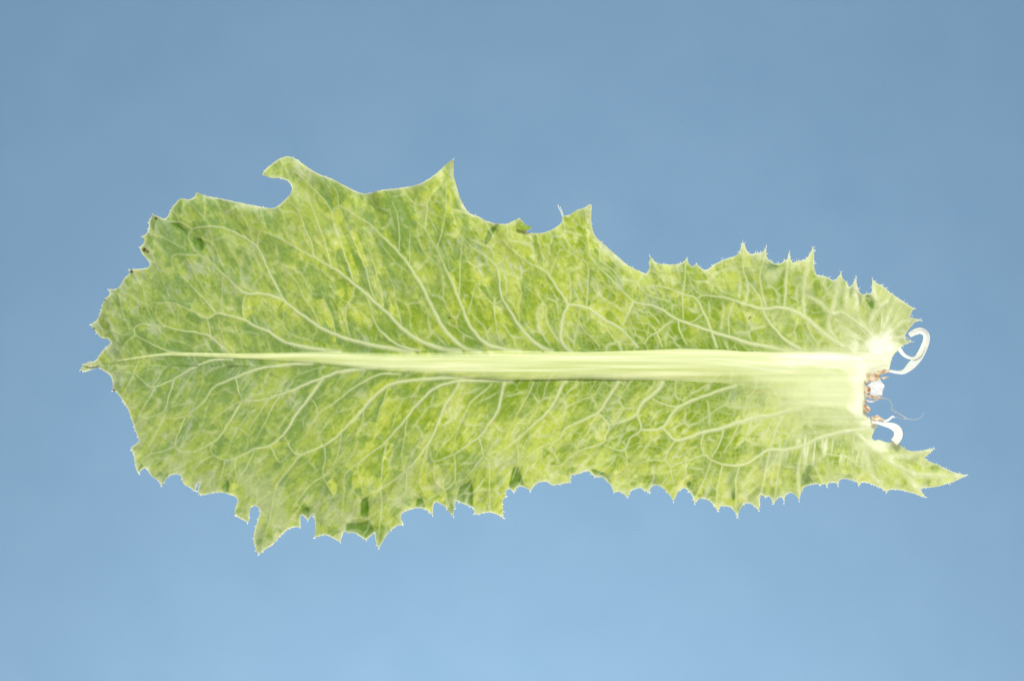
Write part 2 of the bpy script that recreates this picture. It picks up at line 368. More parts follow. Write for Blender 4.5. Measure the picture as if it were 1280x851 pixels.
def inside(P):
    m = np.zeros((NY, NX), bool)
    n = len(P)
    for j in range(NY):
        y = gy[j] + 1e-4
        a = P; b = np.roll(P, -1, 0)
        c = (a[:, 1] > y) != (b[:, 1] > y)
        xs = np.sort(a[c, 0] + (y - a[c, 1]) / (b[c, 1] - a[c, 1]) * (b[c, 0] - a[c, 0]))
        for k in range(0, len(xs) - 1, 2):
            m[j, (gx >= xs[k]) & (gx < xs[k + 1])] = True
    return m

ED = np.full((NY, NX), 110.0)           # unsigned distance to the margin (near)
seg_dist(ED, None, OUTF, R=14, closed=True)
EDW = np.full((NY, NX), 110.0)          # same, wide, coarse
seg_dist(EDW, None, OUTF[::4], R=100, closed=True)
INS = inside(OUTF)
SD = np.where(ED < 14, ED, 14.0) * np.where(INS, 1, -1)

VD = np.full((NY, NX), 16.0)            # distance to a traced vein
VH = np.full((NY, NX), 0.5)             # a value for the areole: which vein is nearest, and on which side
VW = np.zeros((NY, NX))                 # strength of a traced vein
for vi, (c, w) in enumerate(VS):
    before = VD.copy()
    seg_dist(VD, VW, c, vals=w, R=16)
    ch = VD < before - 1e-9
    if ch.any():
        jj, ii = np.nonzero(ch)
        px_, py_ = gx[ii], gy[jj]
        mid = c[len(c) // 2]
        dirv = c[-1] - c[0]
        k_ = np.argmin((px_[:, None] - c[None, ::3, 0]) ** 2 + (py_[:, None] - c[None, ::3, 1]) ** 2, axis=1) * 3
        k2 = np.minimum(k_ + 1, len(c) - 1); k1 = k2 - 1
        cr = (c[k2, 0] - c[k1, 0]) * (py_ - c[k_, 1]) - (c[k2, 1] - c[k1, 1]) * (px_ - c[k_, 0])
        seg = (k_ // 24)
        VH[jj, ii] = hash2(np.full(len(ii), vi * 7) + (cr > 0) * 3, seg, 900)

def fields(x, y, vd, vw, ed, edw, vh, pd):
    """everything that describes the tissue at a place: colours of the tissue and height"""
    side = np.where(y < 457, 1.0, -1.0)
    # coordinates that run with the side veins: s across them, r along them
    ay = np.abs(y - 457)
    s = x + np.where(y < 457, 0.42, 0.66) * ay * smooth(1150, 700, x) - 0.25 * ay * smooth(900, 1100, x)
    r = ay
    wx = (fbm(x / 30, y / 30, 3) - 0.5) * 16; wy = (fbm(x / 30, y / 30, 9) - 0.5) * 16
    # vein network: three levels
    e1 = voronoi((s + wx) / 27.0, (r + wy) / 40.0 + side * 40, 5)
    e2 = voronoi((s + wx * 1.2) / 13.0, (r + wy * 1.2) / 17.0 + side * 40, 15)
    e3 = voronoi((x + wx * .5) / 5.2, (y + wy * .5) / 5.6, 25)
    n1 = np.exp(-(e1[1] * 27 / 2.2) ** 2) * smooth(2, 9, vd)
    n2 = np.exp(-(e2[1] * 14 / 1.5) ** 2) * (0.25 + 0.75 * fbm(x / 40, y / 40, 41, 2))
    n3 = np.exp(-(e3[1] * 5.4 / 1.5) ** 2)
    net = np.clip(np.maximum(0.70 * n1 * (0.55 + 0.45 * smooth(420, 640, x)), np.maximum(0.60 * n2 * (0.35 + 0.65 * smooth(520, 760, x)), (0.08 + 0.22 * smooth(480, 800, x)) * n3 * smooth(0.3, 0.7, fbm(x / 22, y / 22, 51, 3)))), 0, 1)
    # mosaic of yellowed and green tissue, in patches bounded by veins and streaked along them
    st = fbm(s / 20.0, r / 55.0 + side * 30, 61, 4)
    cl = fbm((x + wx) / 48, (y + wy) / 48, 71, 4)
    fine = fbm(x / 5.0, y / 5.0, 81, 3) * 0.5 + 0.5 * fbm(s / 4.0, r / 11.0 + side * 7, 82, 3)
    ar = (vh - 0.5) * smooth(15, 5, vd)
    yel = 0.40 * st + 0.44 * cl + 0.10 * e1[2] + 0.07 * e2[2] + 0.24 * ar + 0.66 * (fine - 0.5) + 0.11 - 0.06 * smooth(620, 860, x)
    yel = yel - 0.08 * smooth(75, 22, ay) * smooth(150, 420, x) + 0.13 * smooth(60, 14, edw) * smooth(480, 560, y)
    yel = 0.92 * smooth(0.38, 0.82, yel)
    # small fleck of pale chlorosis
    fl = smooth(0.48, 0.78, fbm(s / 6.0, r / 9.0 + side * 11, 91, 4)) * smooth(0.35, 0.9, yel)
    # waxy grey-green tissue of the blade's outer part, stronger towards the tip
    gr = smooth(0.45, 0.72, 0.30 * e1[2] - 0.35 * ar + 0.14 + 0.52 * fbm(x / 36, y / 36, 101, 3) + 0.44 * smooth(700, 130, x) - 0.02 * smooth(30, 60, -edw + 60))
    gr = gr * (0.22 + 0.78 * smooth(820, 260, x)) * (1 - 0.45 * yel)
    # whitish wax bloom, in combed patches
    bl = smooth(0.54, 0.78, fbm(x / 24, y / 24, 111, 4)) * smooth(0.35, 0.75, fbm(s / 2.6, r / 11.0, 121, 3))
    bl = np.maximum(bl, 0.8 * smooth(36, 6, edw) * smooth(260, 130, x) * smooth(0.40, 0.62, fbm(s / 6, r / 16.0, 122, 3)))
    bl = np.maximum(bl, 0.62 * smooth(70, 12, edw) * smooth(520, 570, y) * smooth(0.50, 0.66, fbm(x / 22, y / 26, 123, 3)) * smooth(760, 660, x))
    # the blanched base
    bx, by = x - 1083, y - 487
    d0 = np.hypot(bx / 150.0, by / 62.0)
    d1 = np.hypot((x - 1098) / 62.0, (y - 432) / 40.0)
    d2 = np.hypot((x - 1103) / 45.0, (y - 556) / 26.0)
    jig = (fbm(x / 34, y / 6, 131, 4) - 0.5) * 0.6
    jig2 = (fbm(x / 15, y / 15, 133, 4) - 0.5) * 0.8
    # pale green foot of the rib, white shoulders above it and along the tear
    yl = 449 + 0.02 * (x - 950)
    up = (1 - smooth(0.1, 1.25, np.abs(y - yl) / (6 + 22 * smooth(880, 1090, x)) + jig * 0.9)) * smooth(830, 1020, x)
    rt = smooth(1015, 1092, x + 34 * jig + 40 * jig2 + 18 * (fbm(x / 9, y / 9, 132, 3) - .5)) * smooth(425, 446, y) * smooth(556, 528, y)
    pale = np.maximum.reduce([0.56 * (1 - smooth(0.35, 1.35, d0 + jig)), 0.80 * up * (0.72 + 0.5 * fbm(x / 70, y / 3.0, 134, 3)), 0.80 * rt,
                              0.9 * (1 - smooth(0.0, 1.05, d1 + jig2)), 0.7 * (1 - smooth(0.05, 1.1, d2 + jig2))])
    pale = np.maximum(pale, (0.42 * vw + 0.16 * net) * smooth(480, 1000, x))
    pale = np.maximum(pale, 0.58 * np.exp(-(vd / (2.2 + 3.0 * smooth(960, 1085, x))) ** 2) * smooth(840, 1060, x) * (0.45 + 0.9 * fbm(x / 9, y / 14, 143, 3)))
    pale = np.maximum(pale, 0.34 * smooth(840, 1060, x) * smooth(0.35, 0.75, fbm(x / 18, y / 30, 141, 4)))
    # fine pale strands: combed down below the foot, fanned out above it
    pale = np.maximum(pale, 0.62 * smooth(0.46, 0.70, fbm(x / 3.4 + 0.04 * y, y / 34, 144, 3)) * smooth(930, 1010, x) * smooth(1120, 1070, x) * smooth(535, 552, y) * smooth(600, 565, y))
    an_ = np.arctan2(432 - y, x - 1098); ra_ = np.hypot(x - 1098, y - 432)
    pale = np.maximum(pale, 0.66 * smooth(0.44, 0.68, fbm(an_ * 9.0, ra_ / 40, 145, 3)) * smooth(95, 15, ra_) * smooth(448, 432, y))
    # light margin
    wid = 1.7 + 5.0 * smooth(0.50, 0.72, fbm(x / 45, y / 45, 151, 2)) * smooth(470, 440, y) * smooth(200, 240, x) * smooth(900, 820, x)
    edge = np.exp(-(ed / wid) ** 2) * np.where(wid > 2.5, 0.7, 0.85) * (0.55 + 0.45 * smooth(0.3, 0.6, fbm(x / 12, y / 12, 155, 2)))
    edge = np.maximum(edge, 0.35 * np.exp(-(ed / 4.5) ** 2) * fbm(x / 14, y / 14, 161, 2))
    vein_amt = np.clip(np.maximum(vw, net), 0, 1)
    # brown spots and specks
    spot = np.zeros_like(x)
    for sx, sy, sr in [(180.5,312,2.2),(184.5,314.5,1.4),(164.5,339.5,1.8),(130,374,1.5),(116.5,411,1.4),(179.8,386,1.0),(413,361,0.8),(561.5,397.5,0.9),(938,396.5,1.1),(936,398.5,0.7),(195,273,1.5),(141.5,488,1.6),(678.5,439,0.8),(678,357,0.8),(1081.5,479.5,1.3)]:
        spot = np.maximum(spot, np.exp(-(np.hypot(x - sx, y - sy) / (1.25 * sr)) ** 4))
    # orange-brown bruising along the torn base
    tear = smooth(9, 0, np.abs(x - (1084 + 0.10 * np.abs(y - 500)))) * smooth(462, 470, y) * smooth(540, 530, y)
    rust = 0.8 * tear * smooth(0.42, 0.66, fbm(x / 5, y / 7, 171, 3)) + 0.22 * smooth(0.62, 0.8, fbm(x / 40, y / 5, 181, 3)) * smooth(880, 960, x) * smooth(1060, 1000, x) * smooth(455, 470, y) * smooth(505, 490, y)

    # ---- height
    m = smooth(85, 4, edw)
    right = smooth(1080, 900, x)
    z = 13.0 * m * (fbm(x / 75, y / 75, 201, 2) - 0.5)
    z = z + 16.0 * m * (fbm(s / 30.0, r / 80.0 + side * 20, 211, 2) - 0.5)
    z = z + 4.0 * smooth(40, 0, edw) * (fbm(x / 17, y / 17, 221, 2) - 0.5)
    z = z + 4.0 * (fbm(s / 20.0, r / 50.0 + side * 20, 231, 3) - 0.5) * right
    z = z - 0.6 * smooth(0, 11, vd) - 0.35 * smooth(0.0, 0.4, e1[1]) - 0.25 * smooth(0, 0.45, e2[1]) + 0.10 * n3
    z = z + 0.3 * vw
    z = z - 1.5 * smooth(120, 30, np.abs(y - 456)) * smooth(200, 500, x) * smooth(1080, 900, x)
    # deep folds and pockets along the frill
    for px, py, rx, ry, dz, an in PITS:
        ca, sa = math.cos(an), math.sin(an)
        u = (x - px) * ca + (y - py) * sa + wx * 0.3; v = -(x - px) * sa + (y - py) * ca + wy * 0.3
        q = (np.abs(u) / rx) ** 3.4 + (np.abs(v) / ry) ** 2.6
        z = z - 0.20 * dz * np.exp(-q)
    # curled margin of the upper edge
    z = z - 3.0 * smooth(11, 0, edw) * smooth(440, 400, y) * smooth(0.40, 0.6, fbm(x / 60, y / 60, 151, 2))
    # crinkle of the dried tip
    z = z + 3.0 * smooth(230, 130, x) * (fbm(x / 12, y / 12, 241, 3) - 0.5)
    # base thickens
    z = z + 1.5 * (1 - smooth(0.2, 1.3, d0))
    deep = np.zeros_like(x)  # amount of darker, saturated green: pits, pockets, beside the rib, lower frill
    for px, py, rx, ry, dz, an in PITS:
        ca, sa = math.cos(an), math.sin(an)
        u = (x - px) * ca + (y - py) * sa; v = -(x - px) * sa + (y - py) * ca
        u = u + wx * 0.3; v = v + wy * 0.3
        deep = np.maximum(deep, 0.25 * np.exp(-((np.abs(u) / rx) ** 2.5 + (np.abs(v) / ry) ** 2)) * min(1, dz / 13.0))
    deep = np.maximum(deep, smooth(0.0, 2.2, pd) * (0.86 + 0.5 * (fbm(x / 5, y / 5, 261, 3) - 0.4)))
    z = z - 1.6 * smooth(0, 7, pd)
    dr = np.where(y < 457, rib_top(x) - y, y - rib_bot(x))
    deep = np.maximum(deep, 0.42 * np.exp(-(np.maximum(dr, 0) / 20) ** 2) * smooth(420, 560, x) * smooth(960, 880, x) * (0.4 + fbm(x / 18, y / 12, 271, 3)))
    deep = np.clip(deep, 0, 1)
    deep = np.maximum(deep, 0.6 * smooth(26, 3, edw) * smooth(540, 580, y) * smooth(0.56, 0.68, fbm(x / 13, y / 13, 251, 3)))
    return dict(vein=vein_amt, yellow=yel, fleck=0.85 * fl, streak=smooth(0.30, 0.6, pale) * smooth(860, 960, x) * smooth(70, 45, np.abs(y - 490)), grey=gr, bloom=bl, pale=pale, edge=edge,
                spot=spot, rust=np.clip(rust, 0, 1), dark_green=deep), z

PITS = [(283,606,6,10,15,0.1),(300,632,6,6,6,0),(456,634,7,14,15,0.1),(452,660,19,10,13,0),(583,612,9,15,14,0.15),(646,597,8,13,15,-0.1),
        (525,628,9,8,10,0),(612,281,7,17,13,0.45),(690,296,4,8,9,-0.3),(243,299,7,14,13,-0.45),(217,281,14,5,9,0.6),(207,592,6,12,8,0.5),(384,642,6,8,10,0),
        (545,232,13,5,8,-0.5),(551,310,2.5,24,5,-0.5),(620,345,2.5,18,4,-0.2),(1070,372,7,13,12,0),(1088,378,7,12,10,-0.4),(963,337,10,9,9,0.2),(1060,368,7,7,9,0),
        (1015,573,8,11,11,0.3),(1005,595,8,14,9,0.2),(917,615,5,13,9,0),(760,592,9,7,10,-0.5),(862,605,10,8,9,0.3),(812,603,7,7,9,0),(320,640,5,8,8,0),
        (244,585,6,8,6,0),(1112,428,8,10,6,0.5),(1000,345,5,16,6,0),(1200,594,14,3,2,0)]

POCK = [reg(380,520,Q,p_) for p_ in (
        [(300,430),(345,425),(350,490),(345,545),(315,550),(295,520)],
        [(216,560),(300,562),(350,545),(378,600),(372,625),(330,660),(265,622),(216,614)],
        [(826,372),(895,330),(905,400),(902,495),(860,472),(804,445)],
        [(1108,270),(1140,258),(1170,340),(1178,382),(1130,377),(1098,392),(1083,370)],
        [(596,440),(630,422),(648,480),(642,496),(585,494)])]
POCK += [reg(150,520,Q,p_) for p_ in (
        [(543,370),(560,333),(580,333),(590,370),(582,412),(555,412),(538,400)],
        [(955,470),(990,458),(1012,500),(1007,530),(995,560),(966,525)],
        [(213,372),(225,310),(262,288),(258,325),(238,352)],
        [(92,290),(112,240),(130,262),(116,288),(100,308)])]
POCK += [reg(560,230,Q,p_) for p_ in ([(188,300),(213,240),(256,208),(278,212),(247,260),(222,310),(195,335)],[(543,255),(575,290),(562,302),(538,275)])]
POCK += [reg(90,180,Q,p_) for p_ in ([(638,480),(690,488),(712,540),(690,582),(655,562),(633,520)],[(498,402),(560,418),(618,458),(612,498),(560,462)])]
POCK += [reg(980,320,5.317,p_) for p_ in ([(428,212),(477,160),(490,230),(522,258),(515,340),(488,332),(468,280),(418,280)],[(528,252),(580,248),(606,290),(612,362),(570,352),(540,300)])]
POCK += [reg(780,280,Q,p_) for p_ in ([(742,208),(790,206),(832,213),(800,268),(758,250)],)]
POCK += [reg(800,480,Q,p_) for p_ in ([(846,560),(852,500),(880,440),(937,388),(942,430),(902,480),(932,532),(880,538)],[(480,560),(510,540),(517,600),(502,634),(478,600)],[(238,550),(270,562),(292,604),(253,578)],[(33,520),(60,498),(92,537),(55,565)])]
POCK += [reg(600,480,Q,p_) for p_ in ([(575,440),(640,458),(692,480),(704,540),(660,500),(608,492)],[(1088,520),(1122,508),(1152,590),(1140,606),(1108,562)],[(878,540),(920,503),(962,537),(915,548)])]
PD = np.zeros((NY, NX))                 # depth inside the lobes that are folded behind
for p_ in POCK:
    p_ = np.array(p_)
    d_ = np.full((NY, NX), 8.0)
    seg_dist(d_, None, p_, R=8, closed=True)
    PD = np.where(inside(p_), np.maximum(PD, d_), PD)

NET, Z = fields(GX, GY, VD, VW, ED, np.where(EDW > 100, 100, EDW), VH, PD)
# soften heights along the midrib so the rib sits in a shallow groove
def sample(F, x, y):
    fx = np.clip((np.asarray(x) - X0) / H, 0, NX - 1.001); fy = np.clip((np.asarray(y) - Y0) / H, 0, NY - 1.001)
    i = fx.astype(int); j = fy.astype(int); a = fx - i; b = fy - j
    return (F[j, i] * (1 - a) + F[j, i + 1] * a) * (1 - b) + (F[j + 1, i] * (1 - a) + F[j + 1, i + 1] * a) * b

_xs = gx
def _sm(a, n_=61):
    ker = np.hanning(n_); ker /= ker.sum()
    return np.convolve(np.pad(a, n_ // 2, mode='edge'), ker, 'valid')
_zt = _sm(sample(Z, _xs, rib_top(_xs) - 2)); _zb = _sm(sample(Z, _xs, rib_bot(_xs) + 2))
_t = rib_top(GX); _b = rib_bot(GX)
_v = np.clip((GY - _t) / (_b - _t), 0, 1)
_w = smooth(-6, 2, GY - _t) * smooth(6, -2, GY - _b) * smooth(200, 380, GX) * smooth(1130, 1085, GX)
Z = Z * (1 - _w) + (_zt[None, :] * (1 - _v) + _zb[None, :] * _v) * _w

# ------------------------------------------------------------------ materials
def nodes_of(mat):
    mat.use_nodes = True
    return mat.node_tree, mat.node_tree.nodes['Principled BSDF'], mat.node_tree.nodes['Material Output']

def attr(nt, name):
    n = nt.nodes.new('ShaderNodeAttribute'); n.attribute_name = name
    return n.outputs['Fac']

def mixc(nt, fac, a, b):
    n = nt.nodes.new('ShaderNodeMix'); n.data_type = 'RGBA'
    for sock, val in ((n.inputs[0], fac), (n.inputs[6], a), (n.inputs[7], b)):
        if isinstance(val, (tuple, float, int)):
            sock.default_value = val
        else:
            nt.links.new(val, sock)
    return n.outputs[2]

def math_n(nt, op, a, b=0.0, clamp=False):
    n = nt.nodes.new('ShaderNodeMath'); n.operation = op; n.use_clamp = clamp
    for k, val in enumerate((a, b)):
        if isinstance(val, (float, int)):
            n.inputs[k].default_value = val
        else:
            nt.links.new(val, n.inputs[k])
    return n.outputs[0]

K = 0.62
C_GREEN = lin(139, 170, 12, K)
C_YELLOW = lin(204, 219, 84, K)
C_GREY = lin(118, 153, 80, K)
C_BLOOM = lin(190, 202, 170, K)
C_VEIN = lin(224, 234, 178, K)
C_WHITE = (0.76, 0.77, 0.62, 1)
C_EDGE = lin(238, 243, 208, K)
C_PALE = lin(226, 236, 176, K)
C_DARK_GREEN = lin(88, 134, 0, K)
C_FLECK = lin(224, 232, 150, K)
C_RIB = lin(232, 239, 184, K)
C_RIBG = lin(204, 220, 132, K)

def leaf_material(name, rib=False, veinmat=False):
    mat = bpy.data.materials.new(name)
    nt, bsdf, out = nodes_of(mat)
    tc = nt.nodes.new('ShaderNodeTexCoord')
    col = mixc(nt, attr(nt, 'yellow'), C_GREEN, C_YELLOW)
    col = mixc(nt, attr(nt, 'fleck'), col, C_FLECK)
    col = mixc(nt, math_n(nt, 'MULTIPLY', attr(nt, 'grey'), 0.80), col, C_GREY)
    col = mixc(nt, math_n(nt, 'MULTIPLY', attr(nt, 'bloom'), 0.58), col, C_BLOOM)
    col = mixc(nt, math_n(nt, 'MULTIPLY', attr(nt, 'dark_green'), 0.95), col, C_DARK_GREEN)
    nf = nt.nodes.new('ShaderNodeTexNoise'); nf.inputs['Scale'].default_value = 1500; nf.inputs['Detail'].default_value = 3
    nt.links.new(tc.outputs['Object'], nf.inputs['Vector'])
    hsv = nt.nodes.new('ShaderNodeHueSaturation')
    nt.links.new(col, hsv.inputs['Color'])
    nt.links.new(math_n(nt, 'ADD', math_n(nt, 'MULTIPLY', nf.outputs['Fac'], 0.50), 0.75), hsv.inputs['Value'])
    col = hsv.outputs['Color']
    col = mixc(nt, math_n(nt, 'MULTIPLY', attr(nt, 'vein'), 0.80 if not veinmat else 0.86), col, C_VEIN)
    mp = nt.nodes.new('ShaderNodeMapping'); mp.inputs['Scale'].default_value = (22, 900, 1)
    nt.links.new(tc.outputs['Object'], mp.inputs['Vector'])
    ns = nt.nodes.new('ShaderNodeTexNoise'); ns.inputs['Scale'].default_value = 1.0; ns.inputs['Detail'].default_value = 5
    ns.inputs['Roughness'].default_value = 0.65
    nt.links.new(mp.outputs['Vector'], ns.inputs['Vector'])
    if rib:
        rp = nt.nodes.new('ShaderNodeValToRGB')
        rp.color_ramp.elements[0].position = 0.36; rp.color_ramp.elements[0].color = C_RIBG
        rp.color_ramp.elements[1].position = 0.62; rp.color_ramp.elements[1].color = C_RIB
        nt.links.new(ns.outputs['Fac'], rp.inputs['Fac'])
        col = mixc(nt, attr(nt, 'rib'), col, rp.outputs['Color'])
    pa = attr(nt, 'pale')
    col = mixc(nt, math_n(nt, 'MULTIPLY', pa, 1.7, True), col, C_PALE)
    col = mixc(nt, math_n(nt, 'MULTIPLY', math_n(nt, 'SUBTRACT', pa, 0.52), 2.3, True), col, C_WHITE)
    h2 = nt.nodes.new('ShaderNodeHueSaturation'); nt.links.new(col, h2.inputs['Color'])
    nt.links.new(math_n(nt, 'ADD', math_n(nt, 'MULTIPLY', ns.outputs['Fac'], 0.60), 0.69), h2.inputs['Value'])
    col = mixc(nt, attr(nt, 'streak'), col, h2.outputs['Color'])
    col = mixc(nt, attr(nt, 'edge'), col, C_EDGE)
    col = mixc(nt, math_n(nt, 'MULTIPLY', attr(nt, 'rust'), 0.85), col, lin(205, 150, 84, 0.8))
    col = mixc(nt, math_n(nt, 'MULTIPLY', attr(nt, 'spot'), 0.95), col, lin(92, 52, 14, 0.5))
    nt.links.new(col, bsdf.inputs['Base Color'])
    bsdf.inputs['Roughness'].default_value = 0.52
    bsdf.inputs['Specular IOR Level'].default_value = 0.25
    # fine relief of the cuticle
    bu = nt.nodes.new('ShaderNodeBump'); bu.inputs['Strength'].default_value = 0.35; bu.inputs['Distance'].default_value = 0.00012
    if rib:
        nt.links.new(ns.outputs['Fac'], bu.inputs['Height'])
    else:
        nt.links.new(nf.outputs['Fac'], bu.inputs['Height'])
    nt.links.new(bu.outputs['Normal'], bsdf.inputs['Normal'])
    tr = nt.nodes.new('ShaderNodeBsdfTranslucent')
    nt.links.new(col, tr.inputs['Color'])
    ms = nt.nodes.new('ShaderNodeMixShader'); ms.inputs[0].default_value = 0.22 if not rib else 0.10
    nt.links.new(bsdf.outputs[0], ms.inputs[1]); nt.links.new(tr.outputs[0], ms.inputs[2])
    nt.links.new(ms.outputs[0], out.inputs['Surface'])
    return mat

M_BLADE = leaf_material('lettuce_blade')
M_VEIN = leaf_material('lettuce_vein', veinmat=True)
M_RIB = leaf_material('lettuce_midrib', rib=True)

def plain(name, colr, rough=0.6, trans=0.0, noise=0.0, nscale=900, dark=None):
    mat = bpy.data.materials.new(name)
    nt, bsdf, out = nodes_of(mat)
    bsdf.inputs['Roughness'].default_value = rough
    bsdf.inputs['Specular IOR Level'].default_value = 0.3
    tc = nt.nodes.new('ShaderNodeTexCoord')
    nf = nt.nodes.new('ShaderNodeTexNoise'); nf.inputs['Scale'].default_value = nscale; nf.inputs['Detail'].default_value = 4
    nt.links.new(tc.outputs['Object'], nf.inputs['Vector'])
    fac = nf.outputs['Fac']
    if dark is None:
        dark = tuple(c * (1 - noise) for c in colr[:3]) + (1,)
    else:
        fac = math_n(nt, 'MULTIPLY', math_n(nt, 'SUBTRACT', fac, 0.34), 3.2, True)
    col = mixc(nt, fac, dark, colr)
    nt.links.new(col, bsdf.inputs['Base Color'])
    if trans:
        tr = nt.nodes.new('ShaderNodeBsdfTranslucent'); nt.links.new(col, tr.inputs['Color'])
        tp = nt.nodes.new('ShaderNodeBsdfTransparent')
        m1 = nt.nodes.new('ShaderNodeMixShader'); m1.inputs[0].default_value = 0.3
        nt.links.new(bsdf.outputs[0], m1.inputs[1]); nt.links.new(tr.outputs[0], m1.inputs[2])
        m2 = nt.nodes.new('ShaderNodeMixShader'); m2.inputs[0].default_value = trans
        nt.links.new(m1.outputs[0], m2.inputs[1]); nt.links.new(tp.outputs[0], m2.inputs[2])
        nt.links.new(m2.outputs[0], out.inputs['Surface'])
    return mat

M_STRIP = plain('peeled_skin', (0.80, 0.82, 0.74, 1), 0.4, trans=0.22, noise=0.15)
M_FLAKE = plain('torn_skin', (0.80, 0.80, 0.78, 1), 0.5, trans=0.25, noise=0.12)
M_BROWN = plain('browned_tissue', lin(226, 210, 178, 0.7), 0.8, nscale=800, dark=lin(150, 100, 44, 0.6))
M_HAIR = plain('pale_bristle', (0.70, 0.74, 0.58, 1), 0.5, noise=0.1)
M_FIBRE = plain('dry_fibre', lin(206, 206, 190, 0.8), 0.6, trans=0.35, noise=0.1)
M_FOLD = plain('folded_blade', lin(150, 178, 50, K), 0.5, noise=0.35, nscale=1500)

# blue backdrop board
M_BOARD = bpy.data.materials.new('blue_backdrop')
nt, bsdf, out = nodes_of(M_BOARD)
tc = nt.nodes.new('ShaderNodeTexCoord')
mp = nt.nodes.new('ShaderNodeMapping'); mp.inputs['Scale'].default_value = (1.0, 2.2, 1)
nt.links.new(tc.outputs['Object'], mp.inputs['Vector'])
nb = nt.nodes.new('ShaderNodeTexNoise'); nb.inputs['Scale'].default_value = 1500; nb.inputs['Detail'].default_value = 5; nb.inputs['Roughness'].default_value = 0.7
nt.links.new(mp.outputs['Vector'], nb.inputs['Vector'])
nl = nt.nodes.new('ShaderNodeTexNoise'); nl.inputs['Scale'].default_value = 40; nl.inputs['Detail'].default_value = 3
nt.links.new(tc.outputs['Object'], nl.inputs['Vector'])
BLUE_A = (0.028, 0.074, 0.137, 1); BLUE_B = (0.060, 0.118, 0.194, 1)
f = math_n(nt, 'ADD', math_n(nt, 'MULTIPLY', nb.outputs['Fac'], 0.7), math_n(nt, 'MULTIPLY', nl.outputs['Fac'], 0.3))
nt.links.new(mixc(nt, f, BLUE_A, BLUE_B), bsdf.inputs['Base Color'])
bsdf.inputs['Roughness'].default_value = 0.75
bsdf.inputs['Specular IOR Level'].default_value = 0.2

# ------------------------------------------------------------------ object helpers
def mesh_obj(name, verts, faces, mat, parent=None, smooth_sh=True, attrs=None):
    """verts in drawing units (x right, y down, z towards the camera)"""
    v = np.asarray(verts, dtype=np.float64)
    w = np.stack([(v[:, 0] - CX) * S, (CY - v[:, 1]) * S, v[:, 2] * S], 1).astype(np.float32)
    me = bpy.data.meshes.new(name)
    if isinstance(faces, np.ndarray):
        nf, k = faces.shape
        me.vertices.add(len(w)); me.vertices.foreach_set('co', w.ravel())
        me.loops.add(nf * k); me.loops.foreach_set('vertex_index', faces.astype(np.int32).ravel())
        me.polygons.add(nf)
        me.polygons.foreach_set('loop_start', np.arange(0, nf * k, k, dtype=np.int32))
        me.polygons.foreach_set('loop_total', np.full(nf, k, dtype=np.int32))
        me.update(calc_edges=True)
    else:
        me.from_pydata(w.tolist(), [], faces)
    me.validate()
    me.polygons.foreach_set('use_smooth', np.full(len(me.polygons), smooth_sh))
    if attrs:
        for n, a in attrs.items():
            at = me.attributes.new(n, 'FLOAT', 'POINT')
            at.data.foreach_set('value', np.asarray(a, dtype=np.float32))
    me.materials.append(mat)
    o = bpy.data.objects.new(name, me)
    COL.objects.link(o)
    if parent:
        o.parent = parent
    return o

FN = ['vein', 'yellow', 'grey', 'bloom', 'pale', 'edge', 'spot', 'rust', 'dark_green', 'fleck', 'streak']

# ------------------------------------------------------------------ backdrop
n = 12
bw, bh = 1.6, 1.3
bv = [(-bw/2, -bh/2, BOARD_Z), (bw/2, -bh/2, BOARD_Z), (bw/2, bh/2, BOARD_Z), (-bw/2, bh/2, BOARD_Z),
      (-bw/2, -bh/2, BOARD_Z-.005), (bw/2, -bh/2, BOARD_Z-.005), (bw/2, bh/2, BOARD_Z-.005), (-bw/2, bh/2, BOARD_Z-.005)]
me = bpy.data.meshes.new('backdrop')
me.from_pydata(bv, [], [(0,1,2,3),(7,6,5,4),(0,4,5,1),(1,5,6,2),(2,6,7,3),(3,7,4,0)])
me.materials.append(M_BOARD)
board = bpy.data.objects.new('backdrop', me); COL.objects.link(board)
board['kind'] = 'structure'
board['label'] = 'plain matte light blue board behind the leaf'

# ------------------------------------------------------------------ the leaf
leaf = bpy.data.objects.new('lettuce_leaf', None)
COL.objects.link(leaf)
leaf.empty_display_size = 0.02
leaf['label'] = 'single pale green lettuce leaf with toothed edge and broad white midrib on blue'
leaf['category'] = 'leaf'

